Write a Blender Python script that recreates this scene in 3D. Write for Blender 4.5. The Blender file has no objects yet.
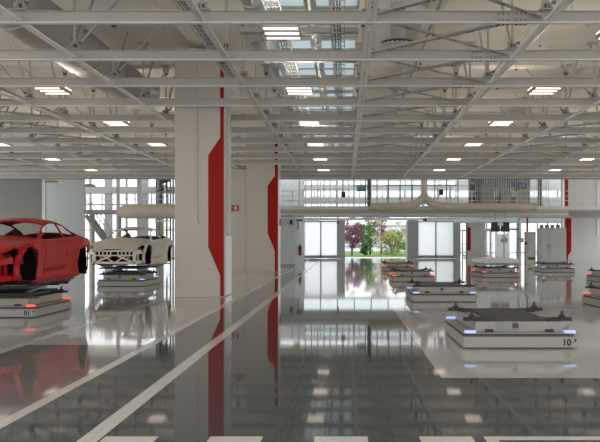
import bpy, bmesh, math, random
from mathutils import Vector, Matrix
random.seed(7)
C = bpy.context.scene.collection
PI = math.pi

# ---------------------------------------------------------------- materials
def mat(name, col, rough=0.5, metal=0.0, coat=0.0, noise=0.0, nscale=3.0, bump=0.0, bscale=20.0,
        emit=None, estr=0.0, spec=None):
    m = bpy.data.materials.new(name); m.use_nodes = True
    nt = m.node_tree; b = nt.nodes['Principled BSDF']
    b.inputs['Base Color'].default_value = (*col, 1)
    b.inputs['Roughness'].default_value = rough
    b.inputs['Metallic'].default_value = metal
    b.inputs['Coat Weight'].default_value = coat
    b.inputs['Coat Roughness'].default_value = 0.04
    if spec is not None: b.inputs['Specular IOR Level'].default_value = spec
    if emit:
        b.inputs['Emission Color'].default_value = (*emit, 1)
        b.inputs['Emission Strength'].default_value = estr
    tc = nt.nodes.new('ShaderNodeTexCoord')
    if noise > 0:
        n = nt.nodes.new('ShaderNodeTexNoise'); n.inputs['Scale'].default_value = nscale
        n.inputs['Detail'].default_value = 4
        nt.links.new(tc.outputs['Object'], n.inputs['Vector'])
        mx = nt.nodes.new('ShaderNodeMix'); mx.data_type = 'RGBA'
        mx.inputs['A'].default_value = (*[c * (1 - noise) for c in col], 1)
        mx.inputs['B'].default_value = (*[min(1, c * (1 + noise)) for c in col], 1)
        nt.links.new(n.outputs['Fac'], mx.inputs['Factor'])
        nt.links.new(mx.outputs['Result'], b.inputs['Base Color'])
    if bump > 0:
        n2 = nt.nodes.new('ShaderNodeTexNoise'); n2.inputs['Scale'].default_value = bscale
        nt.links.new(tc.outputs['Object'], n2.inputs['Vector'])
        bp = nt.nodes.new('ShaderNodeBump'); bp.inputs['Strength'].default_value = bump
        bp.inputs['Distance'].default_value = 0.02
        nt.links.new(n2.outputs['Fac'], bp.inputs['Height'])
        nt.links.new(bp.outputs['Normal'], b.inputs['Normal'])
    return m

def translucent(name, col, fac=0.7):
    m = bpy.data.materials.new(name); m.use_nodes = True
    nt = m.node_tree; nt.nodes.clear()
    o = nt.nodes.new('ShaderNodeOutputMaterial')
    t = nt.nodes.new('ShaderNodeBsdfTranslucent'); t.inputs[0].default_value = (*col, 1)
    d = nt.nodes.new('ShaderNodeBsdfDiffuse'); d.inputs[0].default_value = (*col, 1)
    mx = nt.nodes.new('ShaderNodeMixShader'); mx.inputs[0].default_value = fac
    nt.links.new(d.outputs[0], mx.inputs[1]); nt.links.new(t.outputs[0], mx.inputs[2])
    nt.links.new(mx.outputs[0], o.inputs[0])
    return m

def glassy(name, col, mixf=0.12):
    m = bpy.data.materials.new(name); m.use_nodes = True
    nt = m.node_tree; nt.nodes.clear()
    o = nt.nodes.new('ShaderNodeOutputMaterial')
    t = nt.nodes.new('ShaderNodeBsdfTransparent'); t.inputs[0].default_value = (*col, 1)
    g = nt.nodes.new('ShaderNodeBsdfGlossy'); g.inputs['Roughness'].default_value = 0.03
    mx = nt.nodes.new('ShaderNodeMixShader'); mx.inputs[0].default_value = mixf
    nt.links.new(t.outputs[0], mx.inputs[1]); nt.links.new(g.outputs[0], mx.inputs[2])
    nt.links.new(mx.outputs[0], o.inputs[0])
    return m

M = {}
M['floor_light'] = mat('light_epoxy', (0.56, 0.55, 0.52), 0.05, noise=0.04, nscale=0.4, bump=0.012, bscale=2.5)
M['floor_dark'] = mat('dark_epoxy', (0.058, 0.071, 0.073), 0.042, noise=0.06, nscale=0.5, bump=0.012, bscale=2.5, spec=0.38)
M['floor_mid'] = mat('mid_grey_epoxy', (0.25, 0.235, 0.225), 0.05, noise=0.05, nscale=0.5, bump=0.012, bscale=2.5)
M['paint_line'] = mat('line_paint', (0.66, 0.64, 0.58), 0.15, noise=0.05, nscale=3)
M['slab'] = mat('ceiling_paint', (0.76, 0.72, 0.65), 0.8, noise=0.05, nscale=0.6)
M['steel'] = mat('grid_steel', (0.44, 0.42, 0.38), 0.5, noise=0.04, nscale=2)
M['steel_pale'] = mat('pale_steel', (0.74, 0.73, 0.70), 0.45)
M['rail_white'] = mat('white_rail', (0.92, 0.92, 0.91), 0.4)
M['galv'] = mat('galvanised', (0.52, 0.54, 0.54), 0.38, metal=0.55, noise=0.12, nscale=6)
M['darksteel'] = mat('dark_steel', (0.10, 0.10, 0.095), 0.5)
M['duct'] = mat('painted_duct', (0.42, 0.40, 0.37), 0.65, noise=0.05, nscale=2)
M['pillar'] = mat('pillar_paint', (0.58, 0.535, 0.47), 0.55, noise=0.03, nscale=1.2)
M['wall_white'] = mat('white_panel', (0.66, 0.66, 0.63), 0.5, noise=0.03, nscale=0.8)
M['wall_cool'] = mat('cool_panel', (0.55, 0.59, 0.60), 0.5, noise=0.03, nscale=0.8)
M['wall_grey'] = mat('grey_panel', (0.24, 0.24, 0.225), 0.6, noise=0.05, nscale=1)
M['grey'] = mat('mid_grey', (0.30, 0.31, 0.31), 0.5)
M['seam'] = mat('seam_grey', (0.30, 0.29, 0.27), 0.7)
M['red_stripe'] = mat('red_stripe_paint', (0.36, 0.010, 0.006), 0.5, spec=0.15)
M['beige_duct'] = mat('beige_duct', (0.58, 0.52, 0.44), 0.45, noise=0.04, nscale=2)
M['mezz'] = mat('mezzanine_paint', (0.46, 0.45, 0.42), 0.5, noise=0.05, nscale=2)
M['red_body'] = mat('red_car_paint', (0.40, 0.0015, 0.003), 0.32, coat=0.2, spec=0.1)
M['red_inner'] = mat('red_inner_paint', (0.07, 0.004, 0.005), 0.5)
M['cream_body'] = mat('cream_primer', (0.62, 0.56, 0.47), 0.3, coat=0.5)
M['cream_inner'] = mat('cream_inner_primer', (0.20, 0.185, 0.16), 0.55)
M['black'] = mat('black_plastic', (0.012, 0.013, 0.014), 0.45)
M['black_metal'] = mat('black_metal', (0.014, 0.015, 0.016), 0.5)
M['liner'] = mat('wheel_liner', (0.008, 0.008, 0.008), 0.9, spec=0.05)
M['agv'] = mat('carrier_paint', (0.34, 0.32, 0.285), 0.4, noise=0.03, nscale=4)
M['agv_dark'] = mat('carrier_dark', (0.06, 0.062, 0.06), 0.5)
M['agv_panel'] = mat('carrier_panel', (0.26, 0.28, 0.29), 0.4)
M['table_grey'] = mat('lift_table_grey', (0.05, 0.05, 0.052), 0.5)
M['led_red'] = mat('red_led', (0.5, 0.05, 0.04), 0.4, emit=(1, 0.10, 0.06), estr=0.55)
M['led_blue'] = mat('blue_led', (0.3, 0.4, 0.8), 0.4, emit=(0.42, 0.55, 1.0), estr=0.35)
M['tube'] = mat('lamp_tube', (1, 0.95, 0.88), 0.4, emit=(1.0, 0.86, 0.72), estr=1.1)
M['added_uplight'] = mat('added_uplight_glow', (0.9, 0.87, 0.82), 0.5, emit=(1.0, 0.90, 0.78), estr=6.5)
M['lamp_house'] = mat('lamp_housing', (0.42, 0.40, 0.37), 0.5)
M['skylight'] = translucent('frosted_skylight', (0.62, 0.68, 0.70), 0.75)
M['door_panel'] = translucent('frosted_door', (0.93, 0.95, 0.97), 0.9)
M['glass'] = glassy('clear_glass', (0.93, 0.96, 0.97))
M['glass_green'] = glassy('tinted_glass', (0.36, 0.40, 0.39), 0.1)
M['white'] = mat('white_plastic', (0.75, 0.75, 0.74), 0.4)
M['silver'] = mat('silver', (0.75, 0.76, 0.76), 0.3, metal=0.4)
M['sign_red'] = mat('sign_red', (0.42, 0.02, 0.02), 0.4)
M['sign_green'] = mat('sign_green', (0.02, 0.22, 0.10), 0.4)
M['screen'] = mat('screen', (0.05, 0.08, 0.10), 0.15, emit=(0.35, 0.5, 0.6), estr=0.08)
M['concrete_out'] = mat('outdoor_paving', (0.62, 0.62, 0.60), 0.8, noise=0.05, nscale=0.8)
M['grass'] = mat('lawn_grass', (0.10, 0.22, 0.03), 0.9, noise=0.35, nscale=1.5)
M['leaf_green'] = mat('green_leaves', (0.10, 0.20, 0.04), 0.7, noise=0.3, nscale=1.2)
M['leaf_dark'] = mat('dark_green_leaves', (0.03, 0.12, 0.035), 0.7, noise=0.3, nscale=1.2)
M['leaf_purple'] = mat('purple_leaves', (0.16, 0.045, 0.085), 0.7, noise=0.3, nscale=1.2)
M['leaf_yellow'] = mat('yellow_green_leaves', (0.38, 0.40, 0.13), 0.7, noise=0.3, nscale=1.2)
M['bark'] = mat('bark', (0.14, 0.10, 0.08), 0.9, noise=0.3, nscale=5)
M['far'] = mat('far_building', (0.66, 0.69, 0.71), 0.8)
M['yellow'] = mat('cabinet_cream', (0.58, 0.54, 0.42), 0.5)

# ---------------------------------------------------------------- mesh builder
class MB:
    def __init__(s): s.v = []; s.f = []; s.mi = []
    def add(s, vs, fs, mi=0):
        o = len(s.v); s.v += [tuple(v) for v in vs]
        s.f += [tuple(i + o for i in f) for f in fs]; s.mi += [mi] * len(fs); return s
    def box(s, x0, x1, y0, y1, z0, z1, mi=0):
        return s.add([(x0,y0,z0),(x1,y0,z0),(x1,y1,z0),(x0,y1,z0),(x0,y0,z1),(x1,y0,z1),(x1,y1,z1),(x0,y1,z1)],
                     [(0,3,2,1),(4,5,6,7),(0,1,5,4),(1,2,6,5),(2,3,7,6),(3,0,4,7)], mi)
    def cbox(s, cx, cy, cz, sx, sy, sz, mi=0):
        return s.box(cx-sx/2, cx+sx/2, cy-sy/2, cy+sy/2, cz-sz/2, cz+sz/2, mi)
    def bar(s, a, b, w, h=None, mi=0):
        a = Vector(a); b = Vector(b); d = (b-a); h = h or w
        dn = d.normalized(); up = Vector((0,0,1))
        if abs(dn.z) > 0.98: up = Vector((0,1,0))
        r = dn.cross(up).normalized(); u = r.cross(dn).normalized()
        vs = []
        for p in (a, b):
            for q, t in ((-1,-1),(1,-1),(1,1),(-1,1)): vs.append(p + r*q*w/2 + u*t*h/2)
        return s.add(vs, [(0,1,2,3),(7,6,5,4),(0,4,5,1),(1,5,6,2),(2,6,7,3),(3,7,4,0)], mi)
    def tube(s, pts, r, n=10, mi=0, cap=True):
        pts = [Vector(p) for p in pts]
        rs = r if isinstance(r, (list, tuple)) else [r]*len(pts)
        vs = []; fs = []; prev = None
        for i, p in enumerate(pts):
            d = (pts[min(i+1, len(pts)-1)] - pts[max(i-1, 0)]).normalized()
            if prev is None:
                up = Vector((0,0,1)) if abs(d.z) < 0.95 else Vector((0,1,0))
                R = d.cross(up).normalized()
            else:
                R = (prev - d*prev.dot(d)).normalized()
            prev = R; U = R.cross(d).normalized()
            for k in range(n):
                a = 2*PI*k/n; vs.append(p + (R*math.cos(a) + U*math.sin(a))*rs[i])
        for i in range(len(pts)-1):
            for k in range(n):
                k2 = (k+1) % n; fs.append((i*n+k, i*n+k2, (i+1)*n+k2, (i+1)*n+k))
        if cap:
            fs.append(tuple(range(n-1, -1, -1))); fs.append(tuple((len(pts)-1)*n+k for k in range(n)))
        return s.add(vs, fs, mi)
    def prism(s, poly, y0, y1, mi=0):      # polygon in xz, extruded in y
        n = len(poly); vs = [(x, y0, z) for x, z in poly] + [(x, y1, z) for x, z in poly]
        fs = [tuple(range(n)), tuple(range(2*n-1, n-1, -1))] + [(i, i+n, (i+1) % n + n, (i+1) % n) for i in range(n)]
        return s.add(vs, fs, mi)
    def build(s, name, mats, parent=None, smooth=False, bevel=0.0, solid=0.0, loc=None):
        me = bpy.data.meshes.new(name); me.from_pydata(s.v, [], s.f)
        for m in (mats if isinstance(mats, (list, tuple)) else [mats]): me.materials.append(m)
        me.polygons.foreach_set('material_index', s.mi)
        bm = bmesh.new(); bm.from_mesh(me); bmesh.ops.recalc_face_normals(bm, faces=bm.faces); bm.to_mesh(me); bm.free()
        if smooth:
            me.polygons.foreach_set('use_smooth', [True]*len(me.polygons))
            try: me.set_sharp_from_angle(angle=math.radians(40))
            except Exception: pass
        o = bpy.data.objects.new(name, me); C.objects.link(o)
        if parent: o.parent = parent
        if loc: o.location = loc
        if solid: 
            md = o.modifiers.new('solid', 'SOLIDIFY'); md.thickness = solid; md.offset = -1
        if bevel:
            md = o.modifiers.new('bevel', 'BEVEL'); md.width = bevel; md.segments = 2; md.limit_method = 'ANGLE'
        return o

def tag(o, label, cat, group=None, kind=None):
    o['label'] = label; o['category'] = cat
    if group: o['group'] = group
    if kind: o['kind'] = kind
    return o
def thing(name, label, cat, loc=(0,0,0), rz=0, group=None):
    o = bpy.data.objects.new(name, None); C.objects.link(o); o.location = loc; o.rotation_euler = (0,0,rz)
    return tag(o, label, cat, group)
def struct(o, label=None):
    o['kind'] = 'structure'
    if label: o['label'] = label
    return o
def copy_tree(root, loc, rz=0, label=None):
    r = root.copy(); C.objects.link(r); r.location = loc; r.rotation_euler = (0,0,rz)
    if label: r['label'] = label
    for ch in list(root.children):
        c = ch.copy(); C.objects.link(c); c.parent = r
        for g in list(ch.children):
            d = g.copy(); C.objects.link(d); d.parent = c
    return r
def sc(o, label):   # simple copy of a one-mesh thing
    c = o.copy(); C.objects.link(c); c['label'] = label; return c
ORD = ['nearest','second','third','fourth','fifth','sixth','seventh','eighth','ninth','tenth','eleventh','twelfth','thirteenth','farthest']
ORDL = ['leftmost','second','third','fourth','fifth','sixth','seventh','eighth','ninth','tenth','eleventh','twelfth','thirteenth']

def OV(n): return 'overhead' if n == 0 else ORD[n-1]

# ---------------------------------------------------------------- floor
F = MB()
X0, X1, Y0, Y1 = -32, 32, -8, 68.2
for x0, x1, y0, y1, mi in (
    (X0, -4.9, Y0, Y1, 0), (-4.9, -3.0, Y0, 11.4, 2), (-4.9, -3.0, 11.4, Y1, 0),
    (-3.0, -2.06, Y0, Y1, 1), (-2.06, 1.13, Y0, 21.1, 1), (-2.06, 1.13, 21.1, Y1, 0),
    (1.13, X1, Y0, 8.64, 1), (1.13, X1, 8.64, Y1, 0)):
    F.add([(x0,y0,0),(x1,y0,0),(x1,y1,0),(x0,y1,0)], [(0,1,2,3)], mi)
F.add([(10.2,Y1,0),(X1,Y1,0),(X1,96,0),(10.2,96,0)], [(0,1,2,3)], 0)
F.add([(X0,Y0,-0.3),(X1,Y0,-0.3),(X1,Y1,-0.3),(X0,Y1,-0.3)], [(3,2,1,0)], 0)
struct(F.build('floor', [M['floor_light'], M['floor_dark'], M['floor_mid']]))

def stripe(x, w, y0, y1, label, nm='floor_stripe', grp='painted floor lines'):
    tag(MB().box(x-w/2, x+w/2, y0, y1, 0.0005, 0.0025).build(nm, M['paint_line']), label, 'floor marking', grp)
stripe(-3.0, 0.13, 0, 60, 'pale painted line along the left edge of the dark aisle')
stripe(-2.06, 0.16, 0, 60, 'wide pale line inside the dark aisle, right of the edge line')
m = MB()
y = 3.0
while y < 44:
    for dx in (-0.05, 0.05): m.box(-4.98+dx-0.02, -4.98+dx+0.02, y, y+0.55, 0.0005, 0.0025)
    y += 0.75
tag(m.build('floor_stripe', M['paint_line']), 'thin dashed double line on the light floor beside the cars', 'floor marking', 'painted floor lines')
lab = ['leftmost pale crossing bar at the front of the dark floor', 'crossing bar second from the left at the front edge',
       'crossing bar in the middle of the front edge', 'crossing bar just left of the outlined front box']
for k, xc in enumerate([-1.74, -0.885, -0.03, 0.82]):
    tag(MB().box(xc-0.215, xc+0.215, 4.6, 6.05, 0.0005, 0.0025).build('crossing_bar', M['paint_line']), lab[k], 'floor marking', 'crossing bars')
m = MB().box(1.13, 6, 5.95, 6.05, .0005, .0025).box(1.13, 1.23, 4.2, 5.95, .0005, .0025).box(1.13, 6, 5.7, 5.86, .0005, .0025)
tag(m.build('box_marking', M['paint_line']), 'pale outlined box marking at the lower right floor corner', 'floor marking')

# ---------------------------------------------------------------- grid constants
ZB = 1.6 + 3.75            # underside of the suspended grid
RX = [-18.2, -15.1, -12.0, -8.75, -5.6, -2.46, 0.44, 3.47, 6.9, 10.0, 13.1]
BY = [10.13 + 2.6*n for n in range(14)]
SLAB = 7.45

# ceiling slab with skylight slots over the bay -2.46..0.44
cm = MB()
slots = []
yy = 16.4
while yy < 42:
    slots.append((yy, yy+2.35)); yy += 2.6
SY = 0.0
cm.box(-25, -2.35, SY, 64.5, SLAB, SLAB+0.3); cm.box(0.35, 25, SY, 64.5, SLAB, SLAB+0.3)
prev = SY
for a, b in slots + [(64.5, 64.5)]:
    if a > prev: cm.box(-2.35, 0.35, prev, a, SLAB, SLAB+0.3)
    prev = b
# downstand ribs
for k in range(9):
    y = 13.0 + 5.2*k
    cm.box(-25, -2.36, y-0.25, y+0.25, SLAB-0.35, SLAB); cm.box(0.36, 25, y-0.25, y+0.25, SLAB-0.35, SLAB)
for x in (-13.5, -4.2, 2.2, 8.3, 14.5): cm.box(x-0.2, x+0.2, SY, 64.5, SLAB-0.22, SLAB)
struct(cm.build('ceiling', M['slab']))
for i, (a, b) in enumerate(slots):
    o = thing('skylight', f'{ORD[i]} frosted roof light above the steel grid bay left of centre', 'skylight', (-1.0, (a+b)/2, SLAB+0.1), 0, 'frosted roof lights')
    MB().box(-1.34, 1.34, -1.16, 1.16, 0, 0.03).build('pane', M['skylight'], o)
    fr = MB()
    for x in (-1.33, -0.66, 0.0, 0.66, 1.33): fr.cbox(x, 0, -0.04, 0.05, 2.3, 0.07)
    for y in (-1.14, 0, 1.14): fr.cbox(0, y, -0.05, 2.64, 0.05, 0.05)
    fr.build('frame', M['steel'], o)

# crossbeams
def beam_mesh(gap=None):
    m = MB()
    spans = [(-26, 26)] if not gap else [(-26, gap[0]), (gap[1], 26)]
    for a, b in spans:
        m.box(a, b, -0.004, 0.004, 0.012, 0.188); m.box(a, b, -0.05, 0.05, 0.188, 0.2)
    return m
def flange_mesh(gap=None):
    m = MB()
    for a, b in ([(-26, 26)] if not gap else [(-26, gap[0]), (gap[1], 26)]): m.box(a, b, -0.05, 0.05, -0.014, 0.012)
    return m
splice = MB()
for sx in (-0.15, 0.15):
    splice.cbox(sx, -0.014, 0.1, 0.26, 0.016, 0.15); splice.cbox(sx, 0, -0.02, 0.26, 0.09, 0.012)
    for i in range(3):
        for z in (0.05, 0.15): splice.cbox(sx-0.08+i*0.08, -0.028, z, 0.022, 0.016, 0.022, 1)
        for q in (-0.025, 0.025): splice.cbox(sx-0.08+i*0.08, q, -0.03, 0.022, 0.018, 0.014, 1)
for n, y in enumerate(BY):
    g = (-5.15, -3.36) if n == 11 else None
    o = thing('crossbeam', f'grey steel ceiling crossbeam, {OV(n)} from the camera' if n else 'grey steel ceiling crossbeam overhead, above the upper edge of the view', 'beam', (0, y, ZB), 0, 'crossbeams of the ceiling grid')
    beam_mesh(g).build('beam_body', M['steel'], o); flange_mesh(g).build('lower_flange_catchlight', M['steel_pale'], o)  # lower flange in a paler steel to paint in the catch light on its edge
    if n == 0:
        SP = splice.build('splice_plate', [M['steel'], M['darksteel']], o, loc=(2.87, 0, 0))
    else:
        c = SP.copy(); C.objects.link(c); c.parent = o
    for xx in (-10.3, 9.3):
        c = SP.copy(); C.objects.link(c); c.parent = o; c.location = (xx, 0, 0)
# edge beam at the far end of the grid
tag(MB().box(-26, -5.2, 44.15, 44.35, ZB-0.06, ZB+0.3).box(-3.3, 26, 44.15, 44.35, ZB-0.06, ZB+0.3).box(-5.2, -3.3, 44.15, 44.35, ZB-.06, ZB+.3).build('edge_beam', M['grey']),
    'dark edge girder closing the far end of the ceiling grid', 'beam')

# rails: perforated double strut, one segment per cell
for i, x in enumerate(RX):
    m = MB()
    for n in range(len(BY)-1):
        a, b = BY[n]+0.052, BY[n+1]-0.052
        w = 0.075 if i == 6 else 0.05
        m.box(x-w-0.012, x-0.012, a, b, 0.016, 0.05); m.box(x+0.012, x+w+0.012, a, b, 0.016, 0.05)
        q = a
        while q < b: m.cbox(x, q, 0.036, 0.03, 0.08, 0.02); q += 0.24
    o = m.build('strut_rail', M['rail_white'] if i in (3, 4, 6, 7, 8) else M['steel_pale'], loc=(0, 0, ZB))
    tag(o, f'pale perforated strut rail running away from the camera, {ORDL[i]} from the left' if i else 'pale perforated strut rail running away from the camera, leftmost one', 'rail', 'strut rails of the ceiling grid')

# hanger posts with gussets and diagonals
hroot = thing('hanger_post', '', 'hanger', (0,0,0), 0, 'hanger posts of the ceiling grid')
HH = SLAB - ZB - 0.2 - 0.36
MB().tube([(0,0,0), (0,0,HH)], 0.028, 8).build('post', M['steel'], hroot, smooth=True)
m = MB().cbox(0,0,0.012,0.3,0.26,0.02).box(-0.1,0.1,-0.006,0.006,0.0,0.16).box(-0.006,0.006,-0.1,0.1,0,0.16)
for q in (-0.07, 0.07):
    for r in (-0.06, 0.06): m.cbox(q, r, 0.035, 0.03, 0.03, 0.03, 1)
m.cbox(0,0,0.07,0.09,0.09,0.1,1)
m.build('gusset', [M['steel'], M['darksteel']], hroot)
m = MB().cbox(0,0,HH-0.01,0.3,0.3,0.02).cbox(0,0,HH-0.13,0.16,0.14,0.2).cbox(0,0,HH-0.27,0.1,0.08,0.08,1)
m.build('top_bracket', [M['steel'], M['darksteel']], hroot)
D1 = MB().bar((0.06,0,0.08), (1.25,0,HH-0.1), 0.05, 0.035); D1.cbox(0.12,0,0.15,0.06,0.05,0.05,1)
D1 = D1.build('diagonal_strut', [M['steel'], M['darksteel']], hroot)
D2 = MB().bar((0,0.06,0.08), (0,1.15,HH-0.1), 0.05, 0.035).build('diagonal_strut', M['steel'], hroot)
first = True
for n, y in enumerate(BY):
    for i, x in enumerate(RX):
        if abs(x)/y > 0.5*1.15 or x/y > 0.42: continue
        if n > 11 or n == 0: continue
        lb = f'steel hanger on the {OV(n)} crossbeam, at the {ORDL[i]} rail from the left' if i else f'steel hanger on the {OV(n)} crossbeam, at the leftmost rail'
        loc = (x, y, ZB+0.2)
        rz = 0 if i in (0, 2, 4, 7, 9, 11) else PI
        if first:
            hroot.location = loc; hroot['label'] = lb; hroot.rotation_euler = (0,0,rz); first = False
        else:
            c = hroot.copy(); C.objects.link(c); c.location = loc; c['label'] = lb; c.rotation_euler = (0,0,rz)
            for ch in hroot.children:
                if ch.name.startswith('diagonal_strut') and i in (5, 6): continue
                if ch.name.startswith('diagonal_strut') and n > 7: continue
                d = ch.copy(); C.objects.link(d); d.parent = c

# plan X bracing
def brace_cell(x0, x1, name='cross_brace'):
    dx = x1-x0; dy = 2.6
    o = thing(name, '', 'brace', (0,0,0), 0, 'cross braces of the ceiling grid')
    for s, zz in ((1, 0.085), (-1, 0.135)):
        m = MB()
        a = Vector((0.12 if s > 0 else dx-0.12, 0.056, zz)); b = Vector((dx-0.12 if s > 0 else 0.12, dy-0.056, zz))
        m.bar(a, b, 0.11, 0.012)
        d = (b-a).normalized(); nrm = Vector((-d.y, d.x, 0))
        m.bar(a+nrm*0.055+Vector((0,0,0.02)), b+nrm*0.055+Vector((0,0,0.02)), 0.008, 0.04)
        k = 0.15
        L = (b-a).length
        while k < L-0.1:
            p = a + d*k
            for t in (-0.05, 0.05):
                q = p + d*t; m.cbox(q.x, q.y, zz-0.012, 0.035, 0.03, 0.014, 1)
            k += 0.62
        m.build('diagonal', [M['steel'], M['darksteel']], o)
    return o
for (i, nm) in ((6, 'right of the white rail'), (2, 'above the red car'), (0, 'at the far left'), (8, 'in the right bays')):
    root = None
    for n in range(-0, 11):
        x0, x1 = RX[i], RX[i+1]; yc = BY[n]
        if x0/yc > 0.40 or x1/(yc+2.6) < -0.52: continue
        lb = f'steel X brace {nm}, behind the {OV(n)} crossbeam'
        if root is None:
            root = brace_cell(x0, x1); root.location = (x0, yc, ZB); root['label'] = lb
        else: copy_tree(root, (x0, yc, ZB), 0, lb)

# ceiling lamps
lamp = thing('ceiling_lamp', '', 'lamp', (0,0,0), 0, 'tube lamps in the ceiling grid')
MB().box(-0.33, 0.33, -0.40, 0.40, 0.07, 0.10).box(-0.33,-0.315,-0.40,0.40,0.0,0.07).box(0.315,0.33,-0.40,0.40,0,0.07).build('housing', M['lamp_house'], lamp)
MB().box(-0.32, 0.32, -0.39, 0.39, 0.101, 0.115).build('added_top_panel', M['added_uplight'], lamp)  # upward glowing panel added to brighten the ceiling slab
for k in range(3):
    y = -0.32+0.32*k
    MB().tube([(-0.31,y,0.02),(0.31,y,0.02)], 0.017, 8).build('tube', M['tube'], lamp)
cols = [(-13.6,'above the far left'), (-7.4,'above the row of cars'), (-1.15,'above the dark aisle'), (5.05,'right of the centre carriers'), (11.25,'above the far right')]
first = True
for cx, nm in cols:
    for r in range(-1, 7):  # first row is out of view, added to light the front of the hall
        y = 13.55 + 5.2*r
        if r > 0 and (cx/y > 0.40 or cx/y < -0.52): continue
        y2 = min(BY, key=lambda b: abs(b-y)); 
        if abs(y-y2) < 0.45: y = y2+0.55
        lb = f'warm tube lamp {nm}, {ORD[r]} visible row from the camera' if r >= 0 else f'warm tube lamp {nm}, added unseen overhead before the visible rows'
        if first: lamp.location = (cx, y, ZB+0.03); lamp['label'] = lb; first = False
        else: copy_tree(lamp, (cx, y, ZB+0.03), 0, lb)

# big round duct left
o = thing('round_duct', 'large round air duct running above the red car', 'duct', (-6.8, 0, 6.45))
m = MB().tube([(0,8,0),(0,23.8,0)], 0.56, 28)
m.build('duct_body', M['duct'], o, smooth=True)
for y in range(9, 24, 2): MB().tube([(0,y-0.02,0),(0,y+0.02,0)], 0.58, 28).build('flange', M['duct'], o, smooth=True)
MB().tube([(0,23.8,0),(0.0,24.0,0),(0.2,24.3,0.05),(0.6,24.5,0.1)], [0.56,0.4,0.35,0.3], 20).build('elbow', M['galv'], o, smooth=True)
# ducts and trays in the open bay
for k, (x, z, r, lb) in enumerate([(-1.95, 6.6, 0.2, 'silver spiral duct left of the roof lights'), (-0.75, 6.75, 0.13, 'thin silver pipe duct beneath the roof lights')]):
    m = MB().tube([(x,9,z),(x,43,z)], r, 18)
    y = 10
    while y < 43: m.tube([(x,y-0.02,z),(x,y+0.02,z)], r+0.02, 18); y += 1.3
    tag(m.build('spiral_duct', M['galv'], smooth=True), lb, 'duct')
for x, lb in ((-1.35, 'wire cable tray hanging left in the roof light bay'), (-0.15, 'wire cable tray hanging right in the roof light bay'), (-3.0,'cable tray along the left pillars under the ceiling')):
    m = MB(); z = 5.95; w = 0.14
    y1 = 43 if x > -2.5 else 19.8
    for q in (-w, w): m.box(x+q-0.01, x+q+0.01, 9, y1, z, z+0.08)
    y = 9.2
    while y < y1: m.box(x-w, x+w, y-0.02, y+0.02, z, z+0.015); y += 0.35
    for c in (-0.06, 0.0, 0.05): m.tube([(x+c,9,z+0.03),(x+c,y1,z+0.03)], 0.016, 6, 1)
    y = 11.4
    while y < y1: m.box(x-w-0.012, x-w+0.0, y, y+0.03, z, SLAB-0.36 if x > -2.3 else 7.0); y += 2.6
    tag(m.build('cable_tray', [M['galv'], M['darksteel']]), lb, 'cable tray')
# cross ducts above the beams in open bay
for k in range(11):
    y = 16.2+2.6*k
    tag(MB().box(-2.3, 0.3, y-0.1, y+0.1, 6.15, 6.27).box(-2.2,-2.1,y-0.05,y+0.05,6.27,6.38).build('cross_channel', M['steel']),
        f'flat steel channel across the roof light bay, {ORD[k]} from the camera', 'channel', 'steel channels under the roof lights')
# sprinkler mains
for x, z, lb in ((1.9, 6.35, 'thin sprinkler pipe above the X braces'), (-10.6, 6.3, 'thin sprinkler pipe above the far left bays'), (8.6, 6.35, 'thin sprinkler pipe above the right bays'), (4.9, 6.8, 'upper sprinkler pipe right of the diffuser')):
    m = MB().tube([(x,9,z),(x,43.5,z)], 0.035, 8)
    y = 10.8
    while y < 43: m.tube([(x,y,z),(x,y,z-0.28)], 0.012, 6); m.cbox(x,y,z-0.3,0.05,0.05,0.04,1); y += 2.6
    tag(m.build('sprinkler_pipe', [M['steel'], M['darksteel']], smooth=True), lb, 'pipe', 'sprinkler pipes')
# swirl diffuser
o = thing('swirl_diffuser', 'round silver swirl air diffuser hanging right of the white rail', 'air diffuser', (1.22, 17.0, 6.1))
MB().tube([(0,0,0.03),(0,0,0.05)], 0.40, 32).build('rim', M['darksteel'], o, smooth=True)
m = MB()
for k in range(24):
    a = 2*PI*k/24
    m.bar((0.11*math.cos(a),0.11*math.sin(a),0.0),(0.43*math.cos(a+0.15),0.43*math.sin(a+0.15),-0.02), 0.055, 0.03)
m.build('vanes', M['white'], o)
MB().tube([(0,0,0.0),(0,0,0.04)], 0.11, 20).build('hub', M['silver'], o)
MB().tube([(0,0,0.05),(0,0,0.95)], 0.17, 20).build('neck', M['duct'], o, smooth=True)

# ---------------------------------------------------------------- pillars
def red_band(m, xr, yf, z0, z1, wn, ww, za, zb, zc, zd, side=-1):
    # polygon outline at right edge xr; narrow wn up/down, wide ww between
    s = side
    poly = [(xr, z0), (xr, z1), (xr+s*wn, z1), (xr+s*wn, zd), (xr+s*ww, zc), (xr+s*ww, zb), (xr+s*wn, za), (xr+s*wn, z0)]
    return m.prism(poly, yf-0.004, yf-0.0005)
def conduit(m, pts, r=0.018): m.tube(pts, r, 8)

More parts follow.
